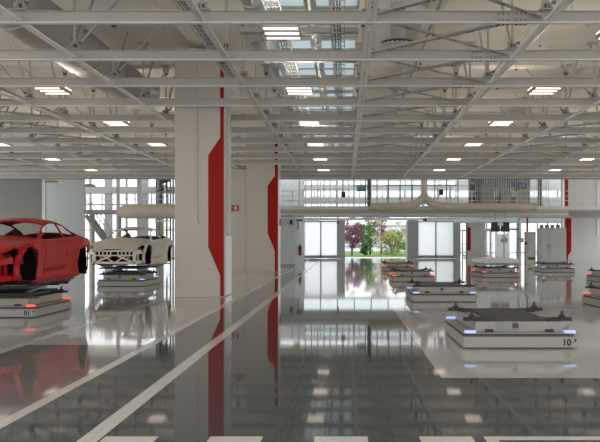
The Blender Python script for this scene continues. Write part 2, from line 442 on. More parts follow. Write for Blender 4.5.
TOPP = SLAB-0.36
o = thing('pillar', 'big cream pillar nearest the camera with a red side band', 'pillar', (0,0,0))
m = MB().box(-4.86, -3.46, 21.1, 22.5, 0, TOPP); m.build('pillar_body', M['pillar'], o, bevel=0.015)
b = red_band(MB(), -3.46, 21.1, 0.02, TOPP-0.02, 0.10, 0.44, 0.62, 1.42, 4.05, 4.55)
b.box(-3.4595,-3.457,21.1,21.13,0.02,TOPP-0.02)
b.build('red_band', M['red_stripe'], o)
MB().box(-4.86,-3.46,21.0975,21.0995,0.80,0.806).build('joint_line', M['seam'], o)
m = MB(); conduit(m, [(-4.22,21.07,2.2),(-4.22,21.07,TOPP-0.1)]); m.cbox(-4.22,21.06,2.16,0.12,0.08,0.12)
for z in (3, 4, 5, 6): m.cbox(-4.22,21.08,z,0.06,0.05,0.03)
m.build('conduit', M['pillar'], o)
m = MB(); conduit(m, [(-3.43,21.8,2.3),(-3.43,21.8,TOPP-0.2)]); m.cbox(-3.42,21.8,2.1,0.08,0.2,0.55); m.cbox(-3.42,21.8,4.4,0.08,0.12,0.5); m.cbox(-3.42,21.8,3.3,0.07,0.1,0.1)
m.build('switch_box', M['steel_pale'], o)
MB().box(-3.458,-3.44,21.4,22.45,0.02,1.75).build('corner_guard', M['silver'], o)

o = thing('pillar', 'second cream pillar, further along the aisle, with red band', 'pillar', (0,0,0))
MB().box(-5.1, -3.46, 38.2, 39.6, 0, TOPP).build('pillar_body', M['pillar'], o, bevel=0.015)
b = red_band(MB(), -3.46, 38.2, 0.02, TOPP-0.02, 0.17, 0.54, 1.1, 2.0, 4.45, 4.95)
b.build('red_band', M['red_stripe'], o)
MB().box(-3.459,-3.44,38.25,39.5,0.02,TOPP-.1).build('corner_guard', M['silver'], o)
# wall panel joined to the left of it
tag(MB().box(-7.3, -5.12, 38.3, 39.3, 0, 5.25).build('wall_panel', M['pillar'], bevel=0.01), 'plain cream wall panel between the two cream pillars', 'wall panel')
o = thing('fire_sign', 'red fire equipment sign on the cream panel between the pillars', 'sign', (-5.72, 38.285, 3.3))
MB().cbox(0,0,0,0.46,0.02,0.30).build('plate', M['sign_red'], o)
MB().cbox(0.06,-0.014,0,0.14,0.006,0.2).cbox(-0.12,-0.014,0.03,0.09,0.006,0.05).build('pictogram', M['pillar'], o)
# small wall mounted items right of pillar two
tag(MB().cbox(-3.40, 38.9, 2.6, 0.04, 0.2, 0.4).build('alarm_sign', M['sign_red']), 'small red sign on the side of the second pillar', 'sign')

# ---------------------------------------------------------------- white side wall with extinguisher
struct(MB().box(-6.5, -3.2, 47.4, 47.6, 0, 3.1).box(-3.35, -3.2, 47.6, 58, 0, 3.1).build('wall_side', M['wall_cool']))
struct(MB().box(-6.5,-3.19,47.36,47.39,0,0.12).build('baseboard_side', M['grey']))
o = thing('fire_extinguisher', 'red fire extinguisher hanging on the pale side wall left of the doors', 'fire extinguisher', (-3.06, 50.6, 0.62))
MB().tube([(0,0,0),(0,0,0.02),(0,0,0.55),(0,0,0.64),(0,0,0.7)], [0.09,0.11,0.11,0.08,0.03], 16).build('cylinder_body', M['sign_red'], o, smooth=True)
MB().cbox(0,0,0.74,0.06,0.14,0.06).cbox(-0.1,0,0.5,0.06,0.04,0.2).tube([(0,-0.05,0.72),(0.02,-0.15,0.5),(0.0,-0.13,0.2)],0.015,6).build('valve', M['black'], o)
for z, nm, mm, lb in ((2.75, 'fire_sign', 'sign_red', 'red square sign above the fire extinguisher'), (3.0-0.0, 'exit_sign', 'sign_green', 'green emergency exit sign above the red square sign')):
    pass
tag(MB().box(-3.19,-3.15,49.9,50.6,2.35,2.85).build('fire_sign', M['sign_red']), 'red square sign on the pale side wall above the extinguisher', 'sign')
o = thing('exit_sign', 'small green exit sign at the top of the pale side wall', 'sign', (-3.0, 48.6, 2.95))
MB().cbox(0,0,0,0.36,0.05,0.16).build('sign_box', M['sign_green'], o)
MB().cbox(0.06,-0.03,0,0.06,0.006,0.1).cbox(-0.07,-0.03,0,0.12,0.006,0.03).build('pictogram', M['white'], o)
tag(MB().cbox(-3.45, 47.34, 2.8, 0.16, 0.06, 0.3).build('control_box', M['black']), 'small dark box high on the pale wall beside the exit sign', 'box')
tag(MB().cbox(-4.22, 47.34, 2.8, 0.22, 0.04, 0.26).build('fire_sign', M['sign_red']), 'small red sign on the pale wall right of the second pillar', 'sign')

# ---------------------------------------------------------------- back wall with big doors
YB = 67.6
w = MB()
w.box(-12, -3.85, YB, YB+0.3, 0, 7.45)              # left solid
w.box(-3.85, 10.1, YB, YB+0.3, 3.5, 3.7); w.box(-3.85, 10.1, YB, YB+0.3, 5.0, 5.6)
w.box(-3.85, 10.1, YB, YB+0.3, 6.26, 6.76)
w.box(-3.85, 10.1, YB, YB+0.3, 7.1, 7.45)
w.box(10.1, 32, YB, YB+0.3, 3.3, 5.6); w.box(10.1, 32, YB, YB+0.3, 6.26, 7.45)
struct(w.build('wall_back', M['wall_cool']))
struct(MB().box(-0.62,0.0,YB-0.35,YB+0.2,0,3.49).box(5.68,6.6,YB-0.35,YB+0.2,0,3.49).box(10.0,10.5,YB-0.35,YB+0.2,0,3.29).box(-3.95,-3.8,YB-.1,YB+.2,0,3.49).build('trim_1', M['grey']))
# door leaves
def big_door(x0, x1, idx, lb):
    o = bpy.data.objects.new(f'door_{idx}', None); C.objects.link(o); struct(o, lb)
    n = 2; wd = (x1-x0)/n
    fr = MB()
    for k in range(n+1):
        fr.box(x0+k*wd-0.05, x0+k*wd+0.05, YB, YB+0.08, 0.05, 3.45)
    fr.box(x0, x1, YB, YB+0.08, 0.02, 0.28); fr.box(x0, x1, YB, YB+0.08, 3.35, 3.47)
    fr.build('door_frame', M['grey'], o)
    for k in range(n):
        MB().box(x0+k*wd+0.05, x0+(k+1)*wd-0.05, YB+0.02, YB+0.06, 0.28, 3.35).build('door_panel', M['door_panel'], o)
big_door(-3.75, -0.68, 1, 'closed white folding door left of the open doorway')
big_door(6.65, 9.95, 2, 'closed white folding door right of the open doorway')
# folded leaves beside opening
tag(MB().box(5.5,5.64,67.2,67.26,0.05,3.4).box(5.5,5.64,67.34,67.4,0.05,3.4).build('folded_door', M['steel_pale']), 'folded grey door leaves at the right edge of the open doorway', 'door')
# clerestory windows
for z0, z1, idx in ((5.6,6.26,1),(6.76,7.1,2),(3.7,5.0,5)):
    o = bpy.data.objects.new(f'window_{idx}', None); C.objects.link(o); struct(o)
    x1 = 31.9 if idx == 1 else 10.1
    MB().box(-3.85, x1, YB+0.12, YB+0.14, z0, z1).build('pane', M['glass'], o)
    fr = MB(); x = -3.8
    while x < x1: fr.box(x-0.04, x+0.04, YB+0.02, YB+0.2, z0, z1); x += 1.55
    fr.build('window_frame', M['grey'], o)

# left glass facade
o = bpy.data.objects.new('window_3', None); C.objects.link(o); struct(o)
MB().box(-32, -12, YB+0.12, YB+0.14, 0.1, 7.4).build('pane', M['glass'], o)
fr = MB(); x = -31.5
k = 0
while x < -12:
    wdt = 0.34 if k % 2 == 0 else 0.08
    fr.box(x-wdt, x+wdt, YB-0.1, YB+0.1, 0, 7.45); x += 1.65; k += 1
for z in (0.05, 2.6, 4.9): fr.box(-32, -12, YB-0.02, YB+0.1, z-0.05, z+0.05)
fr.box(-32,-12,YB-0.15,YB-0.02,5.9,6.55)
fr.build('window_frame', M['grey'], o)

# left walls
struct(MB().box(-27, -18.85, 46.0, 46.25, 0, SLAB-0.36).build('wall_left', M['wall_grey']))
struct(MB().box(-18.84, -18.65, 46.0, 46.25, 0, SLAB-0.36).build('trim_2', M['steel_pale']))
struct(MB().box(-24, -19.4, 55.0, 55.25, 0, SLAB-0.36).build('wall_left_back', M['wall_cool']))

# ---------------------------------------------------------------- mezzanine (main)
YM = 47.7
o = thing('mezzanine', 'grey steel mezzanine deck across the back of the hall', 'mezzanine')
MB().box(-6.5, 14.4, YM, 53.0, 3.30, 3.72).box(14.4, 22.5, YM, 61.9, 3.5, 3.72).build('deck', M['mezz'], o)
m = MB().box(-6.5, 22.5, YM-0.08, YM-0.01, 3.62, 3.84).box(-6.5, 14.4, YM-0.08, YM-0.01, 3.26, 3.36)
m.build('edge_channel', M['steel_pale'], o)
m = MB(); x = -6.3
while x < 22.4:
    m.box(x-0.025, x+0.025, YM+0.05, YM+0.1, 3.72, 4.85); x += 1.45
for z in (4.83, 4.5, 4.2): m.box(-6.5, 22.5, YM+0.055, YM+0.095, z-0.02, z+0.02)
m.build('railing', M['steel_pale'], o)
# columns of the mezzanine
for k, (x, lb) in enumerate(((1.7,'left'),(9.4,'middle'),(13.75,'right'))):
    y = 52.2
    tag(MB().box(x-0.03,x+0.03,y-0.13,y+0.13,3.73,7.05).box(x-0.13,x+0.13,y-0.13,y-0.1,3.73,7.05).box(x-0.13,x+0.13,y+0.1,y+0.13,3.73,7.05).build('steel_column', M['grey']),
        f'thin grey steel column standing on the mezzanine, {lb} one', 'column', 'columns on the mezzanine')
# mesh cages (fine vertical bars)
def cage(x0, x1, y, z0, z1, step, mt, lb, bw=0.02):
    m = MB(); x = x0
    while x <= x1+1e-6: m.box(x-bw/2, x+bw/2, y-bw/2, y+bw/2, z0, z1); x += step
    for z in (z0+0.02, (z0+z1)/2, z1-0.02): m.box(x0, x1, y-0.02, y+0.02, z-0.02, z+0.02)
    tag(m.build('mesh_partition', mt), lb, 'partition')
cage(8.8, 13.9, 50.0, 3.73, 6.6, 0.16, M['steel_pale'], 'pale mesh partition on the mezzanine left of the red striped wall', 0.035)
cage(-3.1, 0.3, 50.0, 3.73, 6.4, 0.42, M['steel_pale'], 'pale barred partition on the mezzanine above the left door', 0.06)
cage(0.6, 8.4, 49.9, 3.73, 6.9, 0.78, M['grey'], 'tall grey barred screen on the mezzanine above the open doorway', 0.07)
cage(3.0, 8.0, 52.7, 3.73, 5.6, 0.9, M['grey'], 'low barred screen at the back of the mezzanine', 0.06)
tag(MB().box(8.8,8.9,50.5,52.8,3.73,6.6).box(8.9,13.2,52.7,52.8,3.73,6.6).build('mezzanine_cabin', M['glass_green']), 'tinted glass cabin on the mezzanine behind the mesh partition', 'cabin')
# white cabinets upstairs
for k, (x, w_, h, lb) in enumerate(((9.9,0.8,1.9,'left'),(11.2,0.7,1.6,'middle'),(12.4,0.8,2.1,'right'))):
    tag(MB().box(x-w_/2,x+w_/2,51.5,52.1,3.73,3.73+h).box(x-0.01,x+0.01,51.48,51.5,3.8,3.6+h,1).build('upper_cabinet', [M['mezz'],M['seam']]), f'grey cabinet on the mezzanine behind the mesh, {lb} of three', 'cabinet', 'cabinets on the mezzanine')

# big beige duct with Y fitting in front of deck
o = thing('branch_duct', 'beige duct with inverted Y fitting along the mezzanine edge', 'duct', (5.02, YM-0.75, 3.78))
MB().tube([(0,0,2.9),(0,0,1.0),(0,0,0.75),(0,0,0.5)], [0.2,0.2,0.24,0.34], 20).build('riser', M['beige_duct'], o, smooth=True)
for s, L in ((-1, 3.4), (1, 7.1)):
    MB().tube([(0,0,0.6),(s*0.25,0,0.4),(s*0.6,0,0.12),(s*1.1,0,0.0),(s*1.6,0,-0.02),(s*L,0,-0.02)], [0.2,0.26,0.27,0.27,0.25,0.25], 20).build('branch', M['beige_duct'], o, smooth=True)
m = MB()
for x in (-3.0, -1.8, 1.8, 4, 6.4): m.box(x-0.02,x+0.02,0.2,0.55,-0.1,-0.05)
m.build('bracket', M['steel'], o)
# hanging frames under the deck
for k, (x, lb) in enumerate(((-2.0,'leftmost of four'),(1.6,'second from the left'),(6.3,'third from the left'),(9.6,'rightmost of four'))):
    o = thing('soffit_lamp', f'slim pale lamp hanging beneath the mezzanine edge, {lb}', 'lamp', (x, YM+0.15, 3.05), 0, 'lamps beneath the mezzanine edge')
    MB().cbox(0,0,0,1.7,0.14,0.06).build('lamp_body', M['steel_pale'], o, bevel=0.01)
    MB().box(-0.8,-0.77,-0.01,0.02,0.03,0.24).build('suspension_rod', M['steel'], o)
    MB().box(0.77,0.8,-0.01,0.02,0.03,0.24).build('suspension_rod', M['steel'], o)
# pipes under the fascia
tag(MB().tube([(-3.3,YM-0.25,3.15),(14.5,YM-0.25,3.15)], 0.03, 8).tube([(-3.3,YM-0.2,3.22),(14.5,YM-0.2,3.22)], 0.02, 8).build('pipe_run', M['silver'], smooth=True), 'thin silver pipes running beneath the mezzanine edge', 'pipe')
# monitors on poles
for k, (x, y, z, lb) in enumerate(((0.98, 45.5, 4.85, 'flat monitor hanging above the open doorway'), (10.9, 45.5, 5.0, 'flat monitor hanging in front of the mesh partition'))):
    o = thing('hanging_monitor', lb, 'monitor', (x, y, z), 0, 'hanging monitors')
    MB().cbox(0,0,0,0.5,0.06,0.34).build('monitor_case', M['black'], o, bevel=0.01)
    MB().cbox(0,-0.034,0.01,0.42,0.006,0.24).build('screen', M['screen'], o)
    MB().tube([(0,0.05,0.1),(0,0.05,SLAB-0.01-z)], 0.025, 8).build('pole', M['grey'], o)
for k, (x, y, z, lb) in enumerate(((-0.1, 47.0, 4.55, 'small dark speaker on a bracket left of the doorway monitor'), (6.1, 47.0, 4.7, 'small dark speaker right of the Y duct'))):
    o = thing('small_speaker', lb, 'speaker', (x, y, z))
    MB().cbox(0,0,0,0.26,0.16,0.36).build('speaker_case', M['black'], o, bevel=0.01)
    MB().tube([(0,0,0.18),(0,0,SLAB-0.01-z)],0.015,6).build('rod', M['grey'], o)
tag(MB().tube([(5.2,YM+0.3,2.9),(5.2,YM+0.3,3.05)],[0.12,0.16],12).tube([(5.2,YM+0.3,3.05),(5.2,YM+0.3,3.29)],0.03,8).build('alarm_beacon', M['sign_red']), 'small red beacon under the mezzanine above the right door', 'beacon')
tag(MB().cbox(-0.45,YM+0.3,2.8,0.14,0.12,0.2).tube([(-0.45,YM+0.3,2.9),(-0.45,YM+0.3,3.29)],0.02,6).build('alarm_beacon', M['sign_red']), 'small red beacon under the mezzanine above the left door', 'beacon')
# double black display under mezzanine
o = thing('double_display', 'black double display hanging beneath the mezzanine, right of the doors', 'display', (9.42, 44.9, 2.45))
for s in (-1, 1): MB().cbox(s*0.29,0,0,0.54,0.07,0.58).build('display_panel', M['black'], o, bevel=0.01)
MB().cbox(0.0,-0.05,0.17,0.3,0.03,0.2).build('white_tag', M['white'], o)
MB().tube([(-0.3,0.05,0.2),(-0.3,0.05,1.0),(-0.3,2.72,1.05)],0.02,6).tube([(0.3,0.05,0.2),(0.3,0.05,1.0),(0.3,2.72,1.05)],0.02,6).build('bracket', M['grey'], o)

# right: red striped wall pier, upper walkway
o = thing('wall_pier', 'white wall pier with red edge band at the right of the hall', 'pillar', (0,0,0))
MB().box(18.5, 24.5, 62.2, 63.0, 0, TOPP).build('pier_body', M['wall_white'], o)
poly = [(18.5,0.02),(18.5,TOPP),(18.75,TOPP),(18.75,4.0),(19.02,4.0),(19.02,0.75),(18.75,0.35),(18.75,0.02)]
b = MB(); n = len(poly); b.prism([(x*1.0, z) for x, z in poly], 62.19, 62.198)
b.build('red_band', M['red_stripe'], o)
m = MB().tube([(21.2,62.1,2.0),(21.2,62.1,7.0)],0.04,8).tube([(18.3,62.3,0.1),(18.3,62.3,7.0)],0.16,14)
m.build('drain_pipe', M['silver'], o, smooth=True)

# white cabinet right
o = thing('tall_cabinet', 'tall white electrical cabinet block before the red banded pier', 'cabinet', (0,0,0))
MB().box(14.3, 16.15, 54.0, 55.2, 0.08, 2.55).build('cabinet_body', M['wall_white'], o, bevel=0.01)
MB().box(14.35, 16.1, 54.05, 55.15, 0, 0.08).build('plinth', M['grey'], o)
MB().box(14.33,14.88,53.97,53.99,0.15,2.5).box(14.92,16.12,53.97,53.99,0.15,2.5).build('cabinet_door', M['wall_white'], o)
MB().cbox(14.8,53.95,1.2,0.03,0.03,0.3).cbox(15.0,53.95,1.2,0.03,0.03,0.3).build('handle', M['darksteel'], o)
for x in (14.5, 14.9, 15.3, 15.7): MB().cbox(x,54.6,2.67,0.2,0.4,0.24).build('top_unit', M['grey'], o)

# booth and poles under the mezzanine
def booth(x0, x1, y0, y1, h, lb, mt='white'):
    o = thing('glass_booth', lb, 'booth')
    m = MB()
    for x in (x0, (x0+x1)/2, x1):
        for y in (y0, y1): m.box(x-0.05,x+0.05,y-0.05,y+0.05,0,h)
    for z in (0.12, h-0.05):
        m.box(x0,x1,y0-0.04,y0+0.04,z-0.06,z+0.06); m.box(x0,x1,y1-0.04,y1+0.04,z-0.06,z+0.06)
        m.box(x0-0.04,x0+0.04,y0,y1,z-0.06,z+0.06); m.box(x1-0.04,x1+0.04,y0,y1,z-0.06,z+0.06)
    m.build('booth_frame', M[mt], o)
    MB().box(x0+0.05,x1-0.05,y0-0.01,y0+0.01,0.2,h-0.12).build('glazing', M['glass'], o)
    return o
booth(10.4, 12.4, 53, 56, 2.5, 'white framed glass booth behind the black double display')
booth(11.9, 14.3, 72, 75, 2.7, 'pale framed booth in the hall beyond, by the far windows')
tag(MB().box(11.1,11.9,54,54.3,0.0,2.1).box(11.15,11.85,53.98,54,0.1,2.05,1).build('locker', [M['grey'],M['wall_cool']]), 'grey locker standing inside the white framed booth', 'locker')
o = thing('control_cabinet', 'cream framed control cabinet with red push buttons', 'cabinet', (13.05, 52.0, 0))
m = MB().box(-0.36,0.36,0,0.4,0,2.25); m.build('cabinet_body', M['yellow'], o, bevel=0.01)
MB().box(-0.2,0.3,-0.02,-0.001,0.6,2.0).build('window_pane', M['wall_cool'], o)
MB().box(-0.2,0.3,-0.02,-0.001,0.3,0.45).build('vent', M['black'], o)
MB().cbox(-0.38,-0.04,1.45,0.12,0.06,0.2).build('button_box', M['black'], o)
MB().tube([(-0.3,-0.08,1.45),(-0.3,-0.02,1.45)],0.06,12).build('push_button', M['sign_red'], o)
o = thing('pole_monitor', 'small monitor on a post beside the cream control cabinet', 'monitor', (11.95, 50.5, 0))
MB().tube([(0,0,0),(0,0,1.5)],0.035,10).cbox(0,0,0.01,0.4,0.3,0.02).build('post', M['steel_pale'], o)
MB().cbox(0,-0.05,1.65,0.46,0.06,0.3).build('monitor_case', M['black'], o, bevel=0.01)
MB().cbox(0,-0.085,1.65,0.4,0.006,0.24).build('screen', M['screen'], o)
for k,(x,y,lb) in enumerate(((12.42,52.7,'silver pipe riser left of the cream control cabinet'),(12.98,52.7,'red pipe riser beside the silver one'))):
    tag(MB().tube([(x,y,0),(x,y,3.29)],0.07 if k else 0.13,12).build('pipe_riser', M['sign_red'] if k else M['galv'], smooth=True), lb, 'pipe')
o = thing('pillar', 'distant white pillar with red band right of the doors', 'pillar', (0,0,0))
MB().box(11.5,13.2,69.5,70.5,0,3.3).build('pillar_body', M['wall_white'], o)
MB().box(11.48,11.8,69.47,69.49,0.7,2.9).build('red_band', M['red_stripe'], o)

# hall beyond
o = bpy.data.objects.new('window_4', None); C.objects.link(o); struct(o)
MB().box(10.2, 32, 95.0, 95.03, 0.1, 4.0).build('pane', M['glass'], o)
fr = MB(); x = 10.4
while x < 32: fr.box(x-0.07,x+0.07,94.9,95.1,0,4.3); x += 1.3
for z in (0.1,1.2,3.0): fr.box(10.2,32,94.95,95.05,z-0.05,z+0.05)
fr.build('window_frame', M['grey'], o)
struct(MB().box(10.2,32,67.95,95.2,4.3,4.5).build('ceiling_beyond', M['slab']))
struct(MB().box(10.15,10.35,67.95,95.2,0,4.3).build('wall_beyond', M['wall_cool']))
m = MB()
for k in range(6): 
    tag(MB().cbox(12.5+2.4*(k%3), 71+9*(k//3), 3.9, 1.4, 0.12, 0.06).cbox(12.5+2.4*(k%3),71+9*(k//3),4.1,0.04,0.04,0.4).build('hanging_lamp', M['tube']), f'small strip lamp in the hall beyond, {["left","middle","right"][k%3]} one of the {["nearer","farther"][k//3]} row', 'lamp', 'strip lamps in the hall beyond')
# pipe rack under mezzanine right
for k,(y,z) in enumerate(((70.5,3.5),(73,3.4))):
    tag(MB().box(10.6,26,y-0.05,y+0.05,z-0.05,z+0.05).build('pipe_rack', M['white']), f'white horizontal pipe rack in the hall beyond, {"nearer" if k==0 else "farther"} one', 'rack', 'pipe racks in the hall beyond')

# ---------------------------------------------------------------- left mezzanine, stair, machinery
o = thing('steel_walkway', 'steel walkway with railing behind the cream car', 'walkway', (0,0,0))
MB().box(-17.4, -8, 49.3, 51.0, 3.42, 3.68).build('deck', M['mezz'], o)
m = MB(); x = -17.3
while x < -8: m.box(x-0.03,x+0.03,49.32,49.38,3.68,4.8); x += 1.1
for z in (4.78,4.4,4.05): m.box(-17.4,-8,49.33,49.37,z-0.02,z+0.02)
m.build('railing', M['steel_pale'], o)
for x in (-17.0, -15.2, -12.4, -9.0):
    MB().box(x-0.08,x+0.08,49.9,50.06,0,3.42).build('support_leg', M['steel'], o)
tag(MB().tube([(-14.6,47.5,3.45),(-14.1,47.5,3.48),(-8,47.5,3.48)],[0.3,0.44,0.46],24).build('beige_duct', M['beige_duct'], smooth=True), 'thick beige duct in front of the walkway behind the cream car', 'duct')
o = thing('soffit_lamp', 'slim pale lamp hanging below the thick beige duct', 'lamp', (-11.7, 47.3, 2.88), 0)
MB().cbox(0,0,0,0.9,0.12,0.1).cbox(0,0.1,0.08,0.1,0.3,0.08).build('lamp_body', M['steel_pale'], o)
o = thing('stair', 'steel stair rising left behind the cream car', 'stair', (0,0,0))
m = MB()
for q in (51.4, 52.3): m.bar((-15.6,q,0.05),(-18.0,q,3.4),0.06,0.26)
m.build('stringer', M['steel'], o)
m = MB()
for k in range(18):
    t = k/18; m.box(-15.6-2.4*t-0.14,-15.6-2.4*t+0.12,51.43,52.27,0.15+3.35*t,0.19+3.35*t)
m.build('tread', M['grey'], o)
m = MB()
for q in (51.4, 52.3):
    m.bar((-15.6,q,1.1),(-18.0,q,4.45),0.05)
    for k in range(6): t=k/5; m.box(-15.6-2.4*t-0.02,-15.6-2.4*t+0.02,q-0.02,q+0.02,0.1+3.35*t,1.1+3.35*t)
m.build('handrail', M['steel_pale'], o)
# machinery tower
o = thing('machine_tower', 'tall steel tower with pipes and grey machinery behind the walkway', 'machine', (-12.9, 53, 0))
m = MB()
for x in (-0.5,0.5):
    for y in (-0.4,0.4): m.box(x-0.05,x+0.05,y-0.05,y+0.05,0,7.0)
for k in range(8): m.bar((-0.5,-0.4,k*0.85),(0.5,-0.4,(k+1)*0.85),0.04); m.box(-0.5,0.5,-0.43,-0.37,k*0.85,k*0.85+0.05)
m.build('tower_frame', M['grey'], o)
m = MB()
for k in range(14): 
    m.cbox(random.uniform(-.35,.35),random.uniform(-.2,.2),3.9+random.random()*3,random.uniform(.1,.4),.3,random.uniform(.1,.5))
m.tube([(-0.2,-0.3,3.2),(-0.2,-0.3,7)],0.08,8); m.tube([(0.2,-0.25,1),(0.2,-0.25,6.8)],0.06,8)
m.build('machinery', M['darksteel'], o)
for k,(x,w_,lb) in enumerate(((-17.2,0.22,'first'),(-15.6,0.28,'second'),(-14.2,0.16,'third'),(-10.8,0.24,'fourth'))):
    tag(MB().box(x-w_/2,x+w_/2,56,56+w_,0,TOPP).build('steel_column', M['steel_pale']), f'pale steel column behind the walkway, {lb} from the left', 'column', 'columns behind the walkway')
o = thing('pendant_lamp', 'pendant lamp hanging right of the pale left wall', 'lamp', (-16.0, 46.3, 5.0))
MB().tube([(0,0,0),(0,0,0.14),(0,0,0.18)],[0.42,0.3,0.05],20).build('shade', M['lamp_house'], o, smooth=True)
MB().tube([(0,0,0.18),(0,0,0.6)],0.012,6).build('cord', M['grey'], o)
o = thing('pendant_lamp', 'pendant lamp hanging in front of the pale left wall', 'lamp', (-18.0, 46.3-0.9, 5.2))
MB().tube([(0,0,0),(0,0,0.1),(0,0,0.14)],[0.42,0.3,0.05],20).build('shade', M['lamp_house'], o, smooth=True)
MB().tube([(0,0,0.14),(0,0,0.4)],0.012,6).build('cord', M['grey'], o)

# ---------------------------------------------------------------- carriers (AGV)
def carrier(x, y, rz, label, led='led_red', num=None, simple=False, lift=False):
    o = thing('floor_carrier', label, 'transport carrier', (x, y, 0), rz, 'flat self driving carriers')
    W, L = 1.70, 2.1; a, b = -W/2, W/2; f, r = -L/2, L/2
    # chassis: chamfered slab footprint
    def slab(z0, z1, inset=0, ch=0.12, mi=0, m=None):
        m = m or MB(); x0,x1,y0,y1 = a+inset,b-inset,f+inset,r-inset
        p = [(x0+ch,y0),(x1-ch,y0),(x1,y0+ch),(x1,y1-ch),(x1-ch,y1),(x0+ch,y1),(x0,y1-ch),(x0,y0+ch)]
        n = 8; vs = [(q[0],q[1],z0) for q in p]+[(q[0],q[1],z1) for q in p]
        m.add(vs, [tuple(range(n-1,-1,-1)),tuple(range(n,2*n))]+[(i,(i+1)%n,(i+1)%n+n,i+n) for i in range(n)], mi); return m
    slab(0.02, 0.18, 0, 0.03).build('chassis', M['agv'], o, bevel=0.008)
    slab(0.0, 0.02, 0.03, 0.05).build('skirt', M['black'], o)
    m = slab(0.18, 0.225, 0.03, 0.06)
    m.build('bumper_strip', M['agv_dark'], o)
    m = slab(0.225, 0.238, 0.01, 0.06); m.build('top_plate', M['agv'], o)
    m = MB().box(a+0.20, b-0.20, f+0.10, r-0.10, 0.238, 0.395)
    m.build('upper_body', M['agv'], o, bevel=0.012)
    for s in (-1, 1):
        MB().cbox(s*(W/2-0.11), f+0.05, 0.252, 0.16, 0.10, 0.035).build('corner_light', M[led], o)
        MB().cbox(s*(W/2-0.11)*1.0, r-0.05, 0.252, 0.16, 0.10, 0.035).build('corner_light', M[led], o)
        MB().cbox(s*(W/2-0.40), f+0.085, 0.262, 0.12, 0.05, 0.045).build('sensor', M['black'], o)
    MB().cbox(-0.16, f+0.09, 0.33, 0.30, 0.03, 0.11).cbox(-0.06,f+0.07,0.34,0.08,0.02,0.07,1).build('control_panel', [M['agv_panel'], M['agv_dark']], o)
    MB().box(a+0.42, b-0.42, f+0.2, r-0.2, 0.395, 0.43).build('lift_table', M['table_grey'], o, bevel=0.01)
    for s in (-1,1):
        m = MB().box(s*(W/2-0.32)-0.1, s*(W/2-0.32)+0.1, f+0.12, f+0.5, 0.396, 0.425)
        m.box(s*(W/2-0.17)-0.13, s*(W/2-0.17)+0.13, f+0.16, f+0.3, 0.396, 0.445)
        m.build('clamp_arm', M['black_metal'], o)
        m = MB().box(s*(W/2-0.32)-0.1, s*(W/2-0.32)+0.1, r-0.5, r-0.12, 0.396, 0.425)
        m.box(s*(W/2-0.17)-0.13, s*(W/2-0.17)+0.13, r-0.3, r-0.16, 0.396, 0.445)
        m.build('clamp_arm', M['black_metal'], o)
    for sx in (-1,1):
        for yy in (f+0.23, r-0.23):
            p = MB(); cx = sx*(W/2-0.17)
            p.tube([(cx,yy,0.445),(cx,yy,0.475),(cx,yy,0.485),(cx,yy,0.55)],[0.055,0.055,0.025,0.018],10)
            p.build('locating_pin', M['black'], o)
    if num:
        cu = bpy.data.curves.new('number', 'FONT'); cu.body = num; cu.size = 0.13; cu.extrude = 0.001; cu.offset = 0.005
        tmp = bpy.data.objects.new('tmp', cu); C.objects.link(tmp); bpy.context.view_layer.update()
        me = bpy.data.meshes.new_from_object(tmp.evaluated_get(bpy.context.evaluated_depsgraph_get()))
        bpy.data.objects.remove(tmp); me.materials.clear(); me.materials.append(M['black'])
        t = bpy.data.objects.new('number_marking', me); C.objects.link(t); t.parent = o
        t.location = (b-0.23, f-0.0015, 0.055); t.rotation_euler = (PI/2,0,0)
        MB().cbox(b-0.035,f-0.002,0.13,0.03,0.004,0.04).build('marking_square', M['black'], o)
    if lift:
        MB().box(-0.62,0.62,-0.8,0.8,0.43,0.50).build('fixture_base', M['black_metal'], o, bevel=0.01)
        for s in (-1,1):
            m = MB(); m.bar((s*0.5,-0.6,0.5),(s*0.5,0.5,0.62),0.05); m.bar((s*0.44,0.6,0.5),(s*0.44,-0.5,0.62),0.05)
            m.build('scissor_arm', M['agv_panel'], o)
        m = MB().box(-0.7,0.7,-1.1,-1.0,0.62,0.67).box(-0.7,0.7,1.0,1.1,0.62,0.67).box(-0.7,-0.6,-1.3,1.3,0.62,0.66).box(0.6,0.7,-1.3,1.3,0.62,0.66)
        m.box(-0.95,0.95,-0.05,0.05,0.62,0.66).box(-0.95,0.95,0.5,0.56,0.62,0.65)
        m.build('lift_frame', M['black_metal'], o)
    return o

YA = 1.05
carrier(2.6, 10.96+YA, 0, 'large nearest carrier marked 10 with blue corner lights', 'led_blue', '10')
carrier(2.6, 19.3+YA, 0, 'carrier directly behind the one marked 10', 'led_blue')
carrier(2.68, 28.9+YA, 0, 'third carrier of the centre row, with red corner lights')
carrier(2.85, 39.2+YA, 0, 'farthest carrier of the centre row, before the open doorway')
carrier(6.75, 32.3+YA, math.radians(4), 'carrier topped with a pale slab, right of the centre row', 'led_red')
carrier(10.9, 37.6+YA, math.radians(-3), 'carrier in front of the tall white cabinet', 'led_blue')
carrier(10.7, 28.2+YA, 0, 'carrier half out of the right edge, the farther one', 'led_red')
carrier(6.95, 17.0+YA, 0, 'carrier cut by the right edge, the nearer one', 'led_red')
carrier(-7.3, 15.4+YA, 0, 'carrier marked 01 beneath the red car body', 'led_red', '01', lift=True)
carrier(-7.88, 26.0+YA, 0, 'carrier beneath the cream car body', 'led_blue', lift=True)
